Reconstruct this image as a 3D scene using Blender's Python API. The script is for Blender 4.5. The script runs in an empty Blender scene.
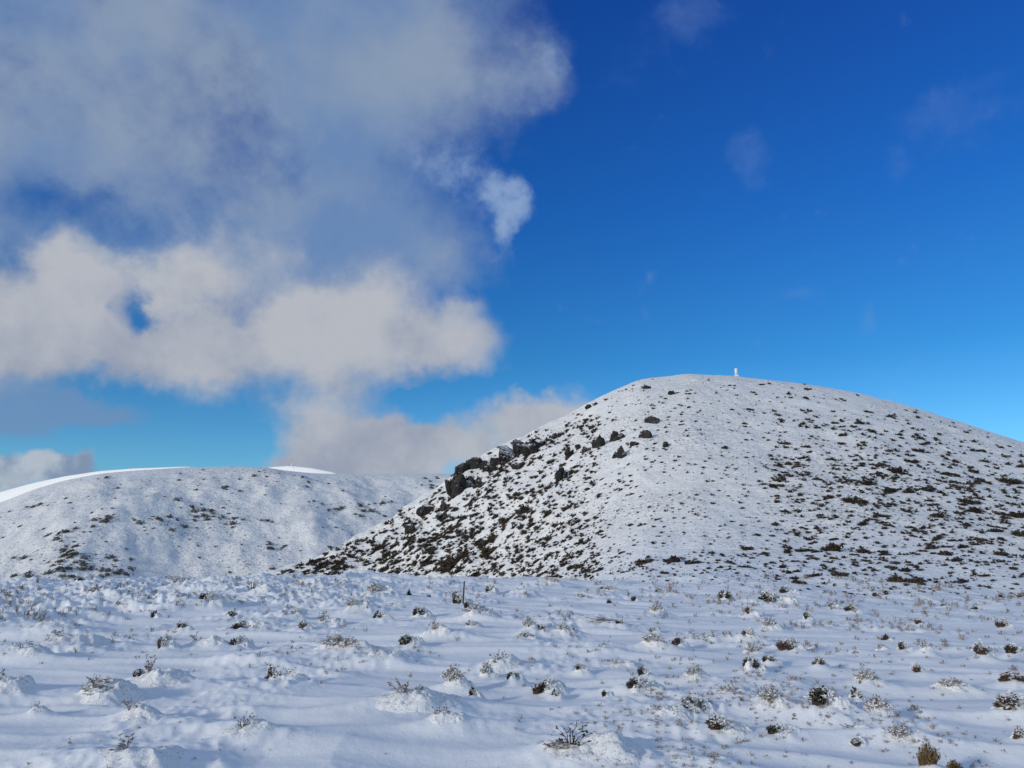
import bpy, math, random
import numpy as np
from mathutils import Matrix, Vector

# ------------------------------------------------------------------ camera, sky, sun, exposure
S = bpy.context.scene
C = S.collection
F = 773.0                       # focal length in pixels of the 1024 wide frame
P = math.atan(161.0 / F)        # the camera looks up a little
ZC = 1.65                       # eye height
cam = bpy.data.objects.new('camera', bpy.data.cameras.new('camera'))
cam.data.sensor_width = 36.0
cam.data.lens = F * 36.0 / 1024.0
cam.data.clip_start = 0.05
cam.data.clip_end = 30000
cam.location = (0, 0, ZC)
cam.rotation_euler = (math.pi / 2 + P, 0, 0)
C.objects.link(cam)
S.camera = cam

SUN_EL = math.radians(14)
SUN_AZ = math.radians(-127)     # clockwise from the view direction (+Y): left and a little behind
sd = Vector((math.sin(SUN_AZ) * math.cos(SUN_EL), math.cos(SUN_AZ) * math.cos(SUN_EL), math.sin(SUN_EL)))
sun = bpy.data.lights.new('sun', 'SUN')
sun.energy = 2.15
sun.angle = math.radians(6.0)
sun.color = (1.0, 0.93, 0.80)
so = bpy.data.objects.new('sun', sun)
so.rotation_euler = sd.to_track_quat('Z', 'Y').to_euler()
C.objects.link(so)

S.view_settings.view_transform = 'Standard'
S.view_settings.look = 'None'
S.view_settings.exposure = 0.0
S.view_settings.gamma = 1.0
S.view_settings.use_curve_mapping = False
S.cycles.max_bounces = 6
S.cycles.diffuse_bounces = 3
S.cycles.use_denoising = True


def ray(px, py):
    """pixel of the photograph -> azimuth (clockwise from +Y) and tangent of the elevation"""
    s = (384.0 - np.asarray(py, float)) / F
    X = (np.asarray(px, float) - 512.0) / F
    Y = math.cos(P) - s * math.sin(P)
    Z = math.sin(P) + s * math.cos(P)
    return np.arctan2(X, Y), Z / np.hypot(X, Y)


def lin(*c):
    return tuple(((v / 255) / 12.92 if v / 255 <= 0.04045 else ((v / 255 + 0.055) / 1.055) ** 2.4) for v in c)


class NT:
    """small node-tree writer"""
    def __init__(self, tree):
        self.t = tree
        tree.nodes.clear()

    def n(self, typ, ins=(), out=0, **kw):
        nd = self.t.nodes.new(typ)
        for k, v in kw.items():
            setattr(nd, k, v)
        for k, v in (ins.items() if isinstance(ins, dict) else enumerate(ins)):
            if v is None:
                continue
            if hasattr(v, 'is_output'):
                self.t.links.new(v, nd.inputs[k])
            else:
                s = nd.inputs[k]
                if s.type == 'RGBA' and not hasattr(v, '__len__'):
                    v = (v, v, v, 1)
                elif s.type == 'RGBA' and len(v) == 3:
                    v = (*v, 1)
                s.default_value = v
        return nd.outputs[out] if len(nd.outputs) else nd

    def m(self, op, a, b=None, c=None, clamp=False):
        return self.n('ShaderNodeMath', [a, b, c], operation=op, use_clamp=clamp)

    def v(self, op, a, b=None, out=0):
        return self.n('ShaderNodeVectorMath', [a, b], out, operation=op)

    def vs(self, a, k):
        nd = self.t.nodes.new('ShaderNodeVectorMath')
        nd.operation = 'SCALE'
        self.t.links.new(a, nd.inputs[0])
        nd.inputs['Scale'].default_value = k
        return nd.outputs[0]

    def noise(self, vec, scale, detail=4, rough=0.5, out=0, dist=0.0):
        return self.n('ShaderNodeTexNoise', {'Vector': vec, 'Scale': scale, 'Detail': detail, 'Roughness': rough,
                                             'Distortion': dist}, out)

    def step(self, x, a, b, lo=0.0, hi=1.0, kind='SMOOTHSTEP'):
        return self.n('ShaderNodeMapRange', [x, a, b, lo, hi], interpolation_type=kind)

    def mix(self, f, a, b, blend='MIX'):
        nd = self.t.nodes.new('ShaderNodeMix')
        nd.data_type = 'RGBA'
        nd.blend_type = blend
        for i, v in ((0, f), (6, a), (7, b)):
            if hasattr(v, 'is_output'):
                self.t.links.new(v, nd.inputs[i])
            else:
                nd.inputs[i].default_value = v if i == 0 else ((*v, 1) if len(v) == 3 else v)
        return nd.outputs[2]

    def ramp(self, f, stops):
        nd = self.t.nodes.new('ShaderNodeValToRGB')
        self.t.links.new(f, nd.inputs[0])
        e = nd.color_ramp.elements
        while len(e) < len(stops):
            e.new(0.5)
        for el, (p, c) in zip(e, stops):
            el.position = p
            el.color = (*c, 1)
        return nd.outputs[0]


# ------------------------------------------------------------------ the sky with its clouds
W = bpy.data.worlds.new('World')
S.world = W
W.use_nodes = True
nt = NT(W.node_tree)
dirv = nt.v('NORMALIZE', nt.n('ShaderNodeTexCoord', out='Generated'))
sx = nt.t.nodes.new('ShaderNodeSeparateXYZ')
nt.t.links.new(dirv, sx.inputs[0])
azd = nt.m('DEGREES', nt.m('ARCTAN2', sx.outputs[0], sx.outputs[1]))
eld = nt.m('DEGREES', nt.m('ARCSINE', sx.outputs[2]))
pos = nt.n('ShaderNodeCombineXYZ', [azd, eld, 0.0])
half = (0.5, 0.5, 0.5)
w1 = nt.vs(nt.v('SUBTRACT', nt.noise(dirv, 7, 3, 0.5, 1), half), 4.5)
w2 = nt.vs(nt.v('SUBTRACT', nt.noise(dirv, 28, 4, 0.55, 1), half), 2.4)
posw = nt.v('ADD', nt.v('ADD', pos, w1), w2)
post = nt.v('ADD', nt.v('ADD', pos, nt.vs(w1, 0.15)), nt.vs(w2, 0.7))

sky = nt.n('ShaderNodeTexSky', sky_type='NISHITA', sun_disc=False, sun_elevation=SUN_EL, sun_rotation=SUN_AZ,
           altitude=1400.0, air_density=1.0, dust_density=0.3, ozone_density=2.0)
SKY_TINT = [(0.0, (0.70, 1.08, 1.26)), (0.10, (0.47, 1.01, 1.36)), (0.22, (0.21, 0.80, 1.27)), (0.40, (0.13, 0.66, 1.42)),
            (0.65, (0.11, 0.52, 1.46)), (1.0, (0.11, 0.48, 1.4))]
tint = nt.ramp(nt.m('DIVIDE', eld, 60.0, clamp=True), SKY_TINT)
col = nt.mix(1.0, nt.vs(sky, 0.10), tint, 'MULTIPLY')


def pxdeg(px, py):
    a, t = ray(px, py)
    return math.degrees(float(a)), math.degrees(math.atan(float(t)))


def blobs(lst, p):
    acc = None
    for (px, py, rx, ry, wgt) in lst:
        a, e = pxdeg(px, py)
        k = 13.4                                            # about 13.4 px to the degree
        q = nt.v('MULTIPLY', nt.v('SUBTRACT', p, (a, e, 0)), (k / rx, k / ry, 0))
        d = nt.step(nt.v('LENGTH', q, out='Value'), 0.0, 1.0, wgt, 0.0)
        acc = d if acc is None else nt.m('ADD', acc, d)
    return acc


f_big = nt.noise(dirv, 5, 5, 0.5)
f_med = nt.noise(dirv, 14, 8, 0.60)
f_fine = nt.noise(dirv, 34, 7, 0.58)

# thin veil at the upper left
veil = blobs([(400, 60, 230, 150, 1.0), (150, 30, 300, 110, 0.85), (330, 200, 170, 130, 0.8), (120, 175, 190, 90, 0.55),
              (540, 75, 70, 50, 0.45), (-150, 120, 260, 200, 0.8), (440, 250, 120, 90, 0.55), (240, 290, 260, 80, 0.5),
              (200, -160, 500, 160, 0.9), (255, 150, 75, 60, -0.10), (60, 214, 100, 32, -0.36), (75, 115, 80, 45, -0.05), (130, 125, 220, 90, 0.28), (60, 250, 200, 60, 0.25), (300, 260, 240, 70, 0.4),
              (620, 140, 90, 120, -0.4)], posw)
veil_d = nt.step(nt.m('ADD', nt.m('ADD', veil, nt.m('MULTIPLY', nt.m('SUBTRACT', f_med, 0.5), 0.7)), nt.m('MULTIPLY', nt.m('SUBTRACT', f_fine, 0.5), 0.45)), 0.10, 1.0)
veil_d = nt.m('MULTIPLY', veil_d, 0.86)
veil_c = nt.mix(nt.step(f_big, 0.35, 0.65), lin(112, 142, 184), lin(147, 164, 185))
col = nt.mix(veil_d, col, veil_c)

# faint wisps on the right, small bright wisp in the middle
wisp = blobs([(690, 15, 75, 45, 0.55), (750, 155, 40, 45, 0.5), (897, 172, 30, 22, 0.45), (960, 110, 110, 50, 0.45),
              (800, 302, 60, 22, 0.45), (868, 322, 16, 18, 0.5), (640, 60, 150, 60, 0.2)], posw)
wisp_d = nt.step(nt.m('ADD', wisp, nt.m('MULTIPLY', nt.m('SUBTRACT', f_fine, 0.5), 0.9)), 0.10, 1.15, 0.0, 0.36)
wisp_d = nt.m('MULTIPLY', wisp_d, nt.step(wisp, 0.02, 0.3))
col = nt.mix(wisp_d, col, lin(120, 150, 200))
tuft = blobs([(503, 200, 40, 40, 0.85), (508, 234, 18, 40, 0.65), (445, 160, 80, 46, 0.55), (478, 182, 46, 34, 0.55), (524, 205, 24, 26, 0.45), (515, 185, 30, 30, 0.35),
              (555, 60, 34, 36, 0.5)], post)
f_tuft = nt.noise(nt.v('ADD', dirv, (3.3, 1.7, 2.1)), 30, 7, 0.6)
tuft_d = nt.step(nt.m('ADD', tuft, nt.m('MULTIPLY', nt.m('SUBTRACT', f_tuft, 0.5), 2.0)), 0.12, 1.35, 0.0, 0.66)
tuft_d = nt.m('MULTIPLY', tuft_d, nt.step(tuft, 0.02, 0.35))
col = nt.mix(tuft_d, col, lin(160, 184, 214))

# dull grey streaks low at the left
streak = blobs([(40, 405, 130, 34, 0.9), (110, 412, 55, 20, 0.5), (-120, 400, 180, 50, 0.8)], posw)
streak_d = nt.step(nt.m('ADD', streak, nt.m('MULTIPLY', nt.m('SUBTRACT', f_med, 0.5), 0.9)), 0.2, 0.9, 0.0, 0.75)
col = nt.mix(streak_d, col, lin(112, 143, 182))

# the cumulus
cum = blobs([(60, 330, 150, 66, 1.0), (92, 278, 95, 42, 0.75), (185, 272, 80, 36, 0.55), (250, 345, 160, 80, 1.1), (370, 330, 130, 85, 1.15),
             (455, 350, 75, 55, 0.9), (465, 305, 45, 35, 0.5), (330, 430, 95, 60, 0.9), (420, 440, 90, 45, 0.95),
             (520, 430, 100, 45, 1.0), (548, 408, 62, 30, 0.85), (580, 420, 40, 30, 0.5), (310, 465, 110, 30, 0.8), (385, 468, 90, 28, 0.7), (390, 438, 70, 30, 0.75), (455, 455, 80, 34, 0.7), (-110, 330, 170, 80, 1.0),
             (250, 255, 120, 50, 0.4), (135, 305, 25, 30, -0.72), (120, 270, 25, 18, -0.2), (425, 396, 48, 12, -1.0), (215, 440, 90, 36, -0.5),
             (520, 385, 60, 12, -0.4)], posw)
cum_n = nt.m('ADD', nt.m('ADD', cum, nt.m('MULTIPLY', nt.m('SUBTRACT', f_med, 0.5), 0.85)), nt.m('MULTIPLY', nt.m('SUBTRACT', f_fine, 0.5), 0.4))
cum_d = nt.m('MULTIPLY', nt.step(cum_n, 0.08, nt.step(f_big, 0.40, 0.60, 0.80, 1.15)), 0.97)
f_lit = nt.noise(nt.v('ADD', dirv, (0.02, 0.01, -0.035)), 9, 6, 0.55)
lit = nt.m('ADD', nt.m('MULTIPLY', nt.m('SUBTRACT', f_med, f_lit), 1.5), nt.m('ADD', nt.m('MULTIPLY', nt.m('SUBTRACT', f_big, 0.5), 0.9), nt.step(eld, 4.0, 17.0, 0.42, 0.74)))
cum_c = nt.mix(nt.step(lit, 0.0, 1.0), lin(151, 159, 177), lin(182, 186, 194))
col = nt.mix(cum_d, col, cum_c)

low = blobs([(20, 474, 80, 30, 1.0), (72, 466, 42, 20, 0.8), (-80, 470, 110, 40, 1.0)], posw)
low_n = nt.m('ADD', low, nt.m('MULTIPLY', nt.m('SUBTRACT', f_fine, 0.5), 0.8))
low_d = nt.step(low_n, 0.15, 0.85, 0.0, 0.95)
low_c = nt.mix(nt.step(f_med, 0.46, 0.66), lin(128, 145, 172), lin(178, 188, 200))
col = nt.mix(low_d, col, low_c)

# unseen broken cloud, added behind the camera and overhead to raise the ambient light
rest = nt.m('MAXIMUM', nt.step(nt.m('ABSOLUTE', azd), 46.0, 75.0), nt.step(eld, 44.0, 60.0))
fill_cloud_d = nt.m('MULTIPLY', rest, nt.step(f_big, 0.32, 0.60))
fill_cloud_c = nt.mix(nt.step(f_med, 0.35, 0.65), lin(138, 164, 193), lin(174, 190, 208))
col = nt.mix(fill_cloud_d, col, fill_cloud_c)
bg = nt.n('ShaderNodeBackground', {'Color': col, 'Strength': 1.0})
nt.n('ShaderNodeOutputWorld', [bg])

# ------------------------------------------------------------------ numpy noise
_rng = np.random.RandomState(7)
_perm = _rng.permutation(256)
_perm = np.concatenate([_perm, _perm, _perm])
_ang = _rng.rand(256) * 2 * np.pi
_gx, _gy = np.cos(_ang), np.sin(_ang)


def pn(x, y):
    """2D gradient noise, about -0.7..0.7"""
    xi, yi = np.floor(x).astype(np.int64), np.floor(y).astype(np.int64)
    xf, yf = x - xi, y - yi
    u, v = xf ** 3 * (xf * (xf * 6 - 15) + 10), yf ** 3 * (yf * (yf * 6 - 15) + 10)

    def g(i, j, fx, fy):
        h = _perm[_perm[i & 255] + (j & 255)]
        return _gx[h] * fx + _gy[h] * fy
    a, b = g(xi, yi, xf, yf), g(xi + 1, yi, xf - 1, yf)
    c, d = g(xi, yi + 1, xf, yf - 1), g(xi + 1, yi + 1, xf - 1, yf - 1)
    return (a + (b - a) * u) * (1 - v) + (c + (d - c) * u) * v


def fbm(x, y, o=4, rough=0.5):
    s, a = 0.0, 1.0
    for i in range(o):
        s = s + a * pn(x * 2 ** i + 17.3 * i, y * 2 ** i - 9.1 * i)
        a *= rough
    return s


_gz = _rng.randn(256, 3)
_gz /= np.linalg.norm(_gz, axis=1)[:, None]


def pn3(p):
    i = np.floor(p).astype(np.int64)
    f = p - i
    w = f ** 3 * (f * (f * 6 - 15) + 10)
    out = 0.0
    for dx in (0, 1):
        for dy in (0, 1):
            for dz in (0, 1):
                h = _perm[_perm[_perm[(i[:, 0] + dx) & 255] + ((i[:, 1] + dy) & 255)] + ((i[:, 2] + dz) & 255)]
                d = f - np.array([dx, dy, dz])
                ww = (w[:, 0] if dx else 1 - w[:, 0]) * (w[:, 1] if dy else 1 - w[:, 1]) * (w[:, 2] if dz else 1 - w[:, 2])
                out = out + ww * (_gz[h] * d).sum(1)
    return out


def sst(a, b, x):
    t = np.clip((x - a) / (b - a), 0, 1)
    return t * t * (3 - 2 * t)


# ------------------------------------------------------------------ the lie of the land
AZF = np.radians(np.linspace(-180, 180, 3601))


def smooth_table(az, val, width_deg):
    v = np.interp(AZF, az, val)
    k = np.exp(-0.5 * (np.arange(-60, 61) / (width_deg * 10)) ** 2)
    k /= k.sum()
    return np.convolve(np.pad(v, 60, mode='edge'), k, 'valid')


def table(rows, width):
    rows = np.array(rows, float)
    az, te = ray(rows[:, 0], rows[:, 1])
    return [smooth_table(az, te, width)] + [smooth_table(az, rows[:, i], width) for i in range(2, rows.shape[1])]


# silhouette of the near hill: px, py, distance of its ridge, distance of its foot
HILL = table([(-400, 800, 170, 130), (100, 640, 175, 130), (200, 605, 180, 130), (280, 571, 190, 130), (330, 552, 195, 128),
              (370, 532, 200, 122), (400, 513, 205, 116), (440, 484, 211, 110), (480, 457, 217, 102), (520, 439, 224, 92),
              (560, 420, 232, 80), (600, 397, 239, 70), (640, 379, 243, 63), (690, 374, 245, 60), (735, 376, 245, 60),
              (800, 383, 245, 60), (860, 393, 244, 60), (920, 409, 242, 60), (970, 425, 240, 60), (1024, 442, 236, 60),
              (1120, 475, 228, 60), (1300, 540, 210, 60), (1600, 590, 190, 60), (3000, 700, 160, 60)], 0.45)
DROP = smooth_table(ray(np.array([300, 430, 560, 680]), np.full(4, 570.))[0], np.array([1.0, 0.9, 0.35, 0.0]), 1.0)

MOUNDS = []          # (x, y, radius_x, radius_y, height) under the bushes in the foreground


def look(tab, az):
    return np.interp(az, AZF, tab)


def ground_base(r, az):
    x = r * np.sin(az)
    z = -0.00105 * np.log1p(np.exp(np.clip(x * 0.5, -30, 30))) / 0.5 * np.minimum(r, 90) - 0.00012 * np.minimum(r, 120) ** 2
    z = z - look(DROP, az) * 17.0 * sst(46, 190, r) - 2 * look(DROP, az) * sst(44, 75, r)
    z = z - 45 * sst(180, 700, r) * (1 - look(DROP, az) * 0.6)
    return z


def smax(a, b, k):
    h = np.clip(0.5 + 0.5 * (a - b) / k, 0, 1)
    return b + (a - b) * h + k * h * (1 - h)


def prof(t):
    t = np.clip(t, 0, 1)
    return 0.5 * t ** 1.35 + 0.5 * t * t * (3 - 2 * t)


def hill_base(r, az, te=None):
    te = look(HILL[0], az) if te is None else te
    R, r0 = look(HILL[1], az), look(HILL[2], az)
    z0 = ground_base(r0, az)
    zr = ZC + R * te
    z = z0 + (zr - z0) * prof((r - r0) / (R - r0))
    back = zr + (-45 - zr) * sst(0, 170, r - R)
    return np.where(r <= R, z, back)


# lower the ridge until its outline, seen from the camera, is the wanted one
_rr = np.linspace(60, 260, 300)
for _ in range(4):
    zz = hill_base(_rr[None, :], AZF[:, None], HILL[0][:, None])
    best = ((zz - ZC) / _rr).max(1) if _ == 0 else ((zz - ZC) / _rr).max(1)
    if _ == 0:
        want = HILL[0].copy()
    HILL[0] = np.where(want > -0.02, HILL[0] + (want - best), HILL[0])


def height(x, y, detail=True):
    r, az = np.hypot(x, y), np.arctan2(x, y)
    g = ground_base(r, az)
    hb = hill_base(r, az)
    r0 = look(HILL[2], az)
    infront = np.cos(az) > -0.2
    h = np.where((r > r0) & infront, np.maximum(hb, g), g)
    if not detail:
        return h
    R = look(HILL[1], az)
    on = sst(0.02, 0.3, (r - r0) / (R - r0)) * infront
    left = sst(0.12, -0.10, az - ray(575, 480)[0])
    h = h + on * (fbm(x / 30, y / 30, 4) * 0.9 + fbm(x / 7, y / 7, 4, 0.6) * 0.34) * (1 - 0.6 * sst(0.8, 1.0, (r - r0) / (R - r0)))
    h = h + on * left * (fbm(x / 11 + 5, y / 11, 4) * 1.6 + np.abs(pn(x / 5, y / 5)) * 0.8)
    # wind-blown snow of the foreground
    near = sst(95, 40, r)
    ca, sa = math.cos(math.radians(-9)), math.sin(math.radians(-9))
    a, b = x * ca + y * sa, -x * sa + y * ca
    wa = a + 0.8 * pn(x / 3, y / 3)
    d1 = fbm(wa / 6.5, b / 1.7, 3, 0.45)
    d2 = fbm(wa / 2.6 + 40, b / 0.75, 3, 0.5)
    d3 = 1 - np.abs(pn(wa / 4.2 + 11, b / 0.95 + 3)) * 2.2
    h = h + near * (0.13 * d1 + 0.03 * d2 + 0.06 * np.maximum(d3 - 0.5, 0) * 2)
    h = h + sst(26, 42, r) * sst(120, 60, r) * (fbm(x / 7 + 2, y / 7, 3) * 0.42) * infront
    # rough lumpy places where heather lies under the snow
    band = sst(2.0, -7.0, x + 0.05 * y) * sst(15, 24, r)
    grow = 0.0
    for (mx, my, rx, ry, mh) in MOUNDS:
        u = (x - mx) / np.where(x < mx, rx * 2.6, rx * 1.1)
        v = (y - my) / ry
        q = u * u + v * v
        sel = q < 9
        h[sel] += mh * np.exp(-q[sel])
        if np.ndim(grow) == 0:
            grow = np.zeros_like(h)
        u2 = (x[sel] - mx - 0.3 * rx) / (rx * 1.5)
        grow[sel] += np.exp(-(u2 * u2 + v[sel] * v[sel] * 0.5) * 1.2)
    rough = np.clip(sst(-0.02, 0.26, pn(x / 2.0 + 3, y / 3.4)) * 0.75 + band * sst(-0.25, 0.12, pn(x / 3.1 + 9, y / 4.5)) + 0.9 * np.minimum(grow, 1), 0, 1)
    warp = pn(x * 2.1 + 4, y * 2.1) * 0.35
    l0 = pn(x / 1.1 + 8, y / 1.3)
    l1 = 0.30 - np.abs(pn(x / 0.52 + warp, y / 0.52 + 7))
    l2 = 0.25 - np.abs(pn(x / 0.21 + 2, y / 0.21 + warp))
    l3 = pn(x / 0.08 + warp, y / 0.08 + 3)
    far_ = 0.8 + 0.8 * sst(8, 26, r)
    h = h + near * rough * (0.05 + 0.12 * l0 + 0.12 * l1 + 0.09 * l2 + 0.022 * l3) * (0.75 + 0.6 * band) * far_
    h = h + near * 0.25 * band * np.maximum(pn(x / 2.6 + 1.7, y / 3.4), 0)
    return h


def hit(px, py, detail=False, rmin=4.0):
    """the point of the land seen at a pixel"""
    az, te = ray(px, py)
    rr = np.concatenate([np.geomspace(rmin, 60, 700), np.linspace(60, 300, 900)[1:]])
    z = height(rr * np.sin(az), rr * np.cos(az), detail)
    f = ZC + rr * te - z
    i = np.where(f <= 0)[0]
    if len(i) == 0:
        rng = np.where(rr > 100)[0]
        k = rng[np.argmin(f[rng])]
        r = rr[k]
    else:
        k = i[0]
        r = rr[k] if k == 0 else rr[k - 1] + (rr[k] - rr[k - 1]) * f[k - 1] / (f[k - 1] - f[k] + 1e-9)
    return float(r * np.sin(az)), float(r * np.cos(az)), float(r)


# ------------------------------------------------------------------ materials
def material(name):
    m = bpy.data.materials.new(name)
    m.use_nodes = True
    return m, NT(m.node_tree)


def finish(n, base, rough=0.8, normal=None, spec=0.2, **kw):
    d = {'Base Color': base, 'Roughness': rough, 'Specular IOR Level': spec}
    if normal is not None:
        d['Normal'] = normal
    d.update(kw)
    n.n('ShaderNodeOutputMaterial', [n.n('ShaderNodeBsdfPrincipled', d)])


def snow_material(name, tone, fleck=None, bumps=((6, 0.012), (45, 0.0022)), run_out=False):
    m, n = material(name)
    p = n.n('ShaderNodeNewGeometry', out='Position')
    hgt = None
    for sc, amp in bumps:
        k = n.m('MULTIPLY', n.noise(p, sc, 4, 0.6), amp)
        hgt = k if hgt is None else n.m('ADD', hgt, k)
    nor = n.n('ShaderNodeBump', {'Strength': 1.0, 'Distance': 1.0, 'Height': hgt})
    base = n.mix(n.step(n.noise(p, 0.6, 3), 0.3, 0.7), tuple(t * 0.97 for t in tone), tone)
    if fleck:
        sc, lo, hi, c, patch = fleck
        q = n.v('MULTIPLY', p, (1.0, 1.0, 1.0))
        f = n.step(n.noise(q, sc, 3, 0.65), lo, hi)
        pt = n.step(n.noise(p, patch, 4, 0.6), 0.36, 0.62)
        f = n.m('MULTIPLY', f, n.m('ADD', n.m('MULTIPLY', pt, 0.75), 0.25))
        if run_out:                                                    # the stony slope thins out into the snowfield at its foot
            d = n.step(n.m('ADD', n.v('LENGTH', p, out='Value'), n.m('MULTIPLY', n.noise(p, 0.12, 4), 30.0)), 74.0, 125.0)
            f = n.m('MULTIPLY', f, d)
            base = n.mix(d, (0.86, 0.87, 0.88), base)
        base = n.mix(f, base, c)
    finish(n, base, 0.75, nor, 0.15)
    return m


M_SNOW = snow_material('snow', (0.86, 0.87, 0.88))
M_HILLSNOW = snow_material('hill_snow', (0.90, 0.88, 0.84), (1.9, 0.49, 0.70, (0.27, 0.25, 0.225), 0.05), ((0.9, 0.25), (3.5, 0.09)), True)
M_FARSNOW = snow_material('far_snow', (0.85, 0.84, 0.815), (0.36, 0.53, 0.70, (0.27, 0.26, 0.25), 0.012), ((0.12, 1.6), (0.5, 0.7)))
M_CLEAN = snow_material('clean_snow', (0.95, 0.94, 0.92), None, ((0.05, 0.6),))
M_CRUST = snow_material('snow_crust', (0.84, 0.84, 0.84), (48, 0.53, 0.70, (0.36, 0.30, 0.25), 6), ((28, 0.012), (90, 0.004)))


def plant_material(name, c1, c2, c3, patch=None, dusted=False):
    m, n = material(name)
    p = n.n('ShaderNodeNewGeometry', out='Position')
    rnd = n.n('ShaderNodeObjectInfo', out='Random')
    f = n.noise(p, 45, 3, 0.6)
    base = n.mix(n.step(f, 0.35, 0.65), c1, c2)
    base = n.mix(n.m('MULTIPLY', n.step(n.noise(p, 11, 2), 0.45, 0.7), n.m('ADD', 0.3, rnd)), base, c3)
    if patch:                                                          # whole patches of older, paler growth
        base = n.mix(n.m('MULTIPLY', n.step(n.noise(p, 0.45, 3, 0.6), 0.45, 0.62), 0.45), base, patch)
    if dusted:                                                         # snow caught on top
        nz = n.t.nodes.new('ShaderNodeSeparateXYZ')
        n.t.links.new(n.n('ShaderNodeNewGeometry', out='Normal'), nz.inputs[0])
        d = n.m('MULTIPLY', n.step(n.m('ABSOLUTE', nz.outputs[2]), 0.6, 0.95), n.step(n.noise(p, 2.5, 4, 0.7), 0.50, 0.62))
        base = n.mix(n.m('MULTIPLY', d, 0.45), base, (0.8, 0.8, 0.8))
    finish(n, base, 0.85, None, 0.1)
    return m


M_DARK = plant_material('dark_heather', (0.022, 0.024, 0.018), (0.045, 0.045, 0.034), (0.085, 0.068, 0.05))
M_OLIVE = plant_material('olive_heather', (0.045, 0.042, 0.02), (0.085, 0.075, 0.035), (0.12, 0.085, 0.045))
M_RUSSET = plant_material('russet_heather', (0.055, 0.034, 0.026), (0.10, 0.062, 0.045), (0.13, 0.09, 0.065))
M_GRASS = plant_material('dry_grass', (0.12, 0.075, 0.04), (0.22, 0.15, 0.08), (0.09, 0.06, 0.03))
M_TWIG = plant_material('bare_twig', (0.24, 0.18, 0.14), (0.38, 0.31, 0.25), (0.12, 0.09, 0.07))
M_HSHRUB = plant_material('hill_heather', (0.020, 0.017, 0.015), (0.042, 0.033, 0.027), (0.062, 0.046, 0.035), (0.085, 0.062, 0.048), True)
M_HBROWN = plant_material('brown_heather', (0.035, 0.025, 0.017), (0.06, 0.043, 0.028), (0.08, 0.056, 0.034), (0.10, 0.075, 0.05), True)
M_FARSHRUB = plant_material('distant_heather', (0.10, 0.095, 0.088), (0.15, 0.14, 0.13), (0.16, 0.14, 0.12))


def rock_material():
    m, n = material('rock')
    p = n.n('ShaderNodeNewGeometry', out='Position')
    nrm = n.t.nodes.new('ShaderNodeSeparateXYZ')
    n.t.links.new(n.n('ShaderNodeNewGeometry', out='Normal'), nrm.inputs[0])
    f = n.noise(p, 1.3, 6, 0.65)
    base = n.mix(n.step(f, 0.35, 0.65), (0.012, 0.012, 0.013), (0.045, 0.043, 0.042))
    base = n.mix(n.step(n.noise(p, 0.5, 3), 0.5, 0.7), base, (0.055, 0.042, 0.03))
    up = n.m('ADD', nrm.outputs[2], n.m('MULTIPLY', n.m('SUBTRACT', n.noise(p, 2.2, 4, 0.6), 0.5), 0.9))
    base = n.mix(n.step(up, 0.60, 0.80), base, (0.84, 0.85, 0.86))       # snow lies on the flat ledges
    nor = n.n('ShaderNodeBump', {'Strength': 1.0, 'Distance': 0.35, 'Height': n.noise(p, 2.5, 7, 0.65)})
    finish(n, base, 0.85, nor, 0.2)
    return m


M_ROCK = rock_material()
m, n = material('white_paint')
p_ = n.n('ShaderNodeNewGeometry', out='Position')
finish(n, n.mix(n.step(n.noise(p_, 3, 4), 0.4, 0.7), (0.82, 0.83, 0.84), (0.74, 0.75, 0.76)), 0.5, None, 0.4)
M_PAINT = m
m, n = material('weathered_wood')
p_ = n.v('MULTIPLY', n.n('ShaderNodeNewGeometry', out='Position'), (1, 1, 0.08))
finish(n, n.mix(n.noise(p_, 90, 4), (0.035, 0.028, 0.022), (0.10, 0.08, 0.065)), 0.85, None, 0.2)
M_WOOD = m


# ------------------------------------------------------------------ object helpers
def link(name, me, mat, parent=None):
    o = bpy.data.objects.new(name, me)
    C.objects.link(o)
    if mat and not me.materials:
        me.materials.append(mat)
    if parent:
        o.parent = parent
    return o


def tag(o, label=None, cat=None, group=None, kind=None):
    for k, v in (('label', label), ('category', cat), ('group', group), ('kind', kind)):
        if v:
            o[k] = v
    return o


def mesh(name, V, Fs, smooth=False):
    me = bpy.data.meshes.new(name)
    me.from_pydata(V if isinstance(V, list) else V.tolist(), [], Fs if isinstance(Fs, list) else Fs.tolist())
    if smooth:
        me.polygons.foreach_set('use_smooth', np.ones(len(me.polygons), bool))
    me.update()
    return me


def quad_mesh(name, V, Q, smooth=True):
    me = bpy.data.meshes.new(name)
    me.vertices.add(len(V))
    me.vertices.foreach_set('co', np.ascontiguousarray(V, np.float32).ravel())
    me.loops.add(len(Q) * 4)
    me.loops.foreach_set('vertex_index', np.ascontiguousarray(Q, np.int32).ravel())
    me.polygons.add(len(Q))
    me.polygons.foreach_set('loop_start', np.arange(len(Q), dtype=np.int32) * 4)
    me.polygons.foreach_set('use_smooth', np.full(len(Q), smooth, bool))
    me.update(calc_edges=True)
    return me


def sub_mesh(name, V, Q):
    u, inv = np.unique(Q.ravel(), return_inverse=True)
    return quad_mesh(name, V[u], inv.reshape(-1, 4))


_ico = {}


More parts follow.
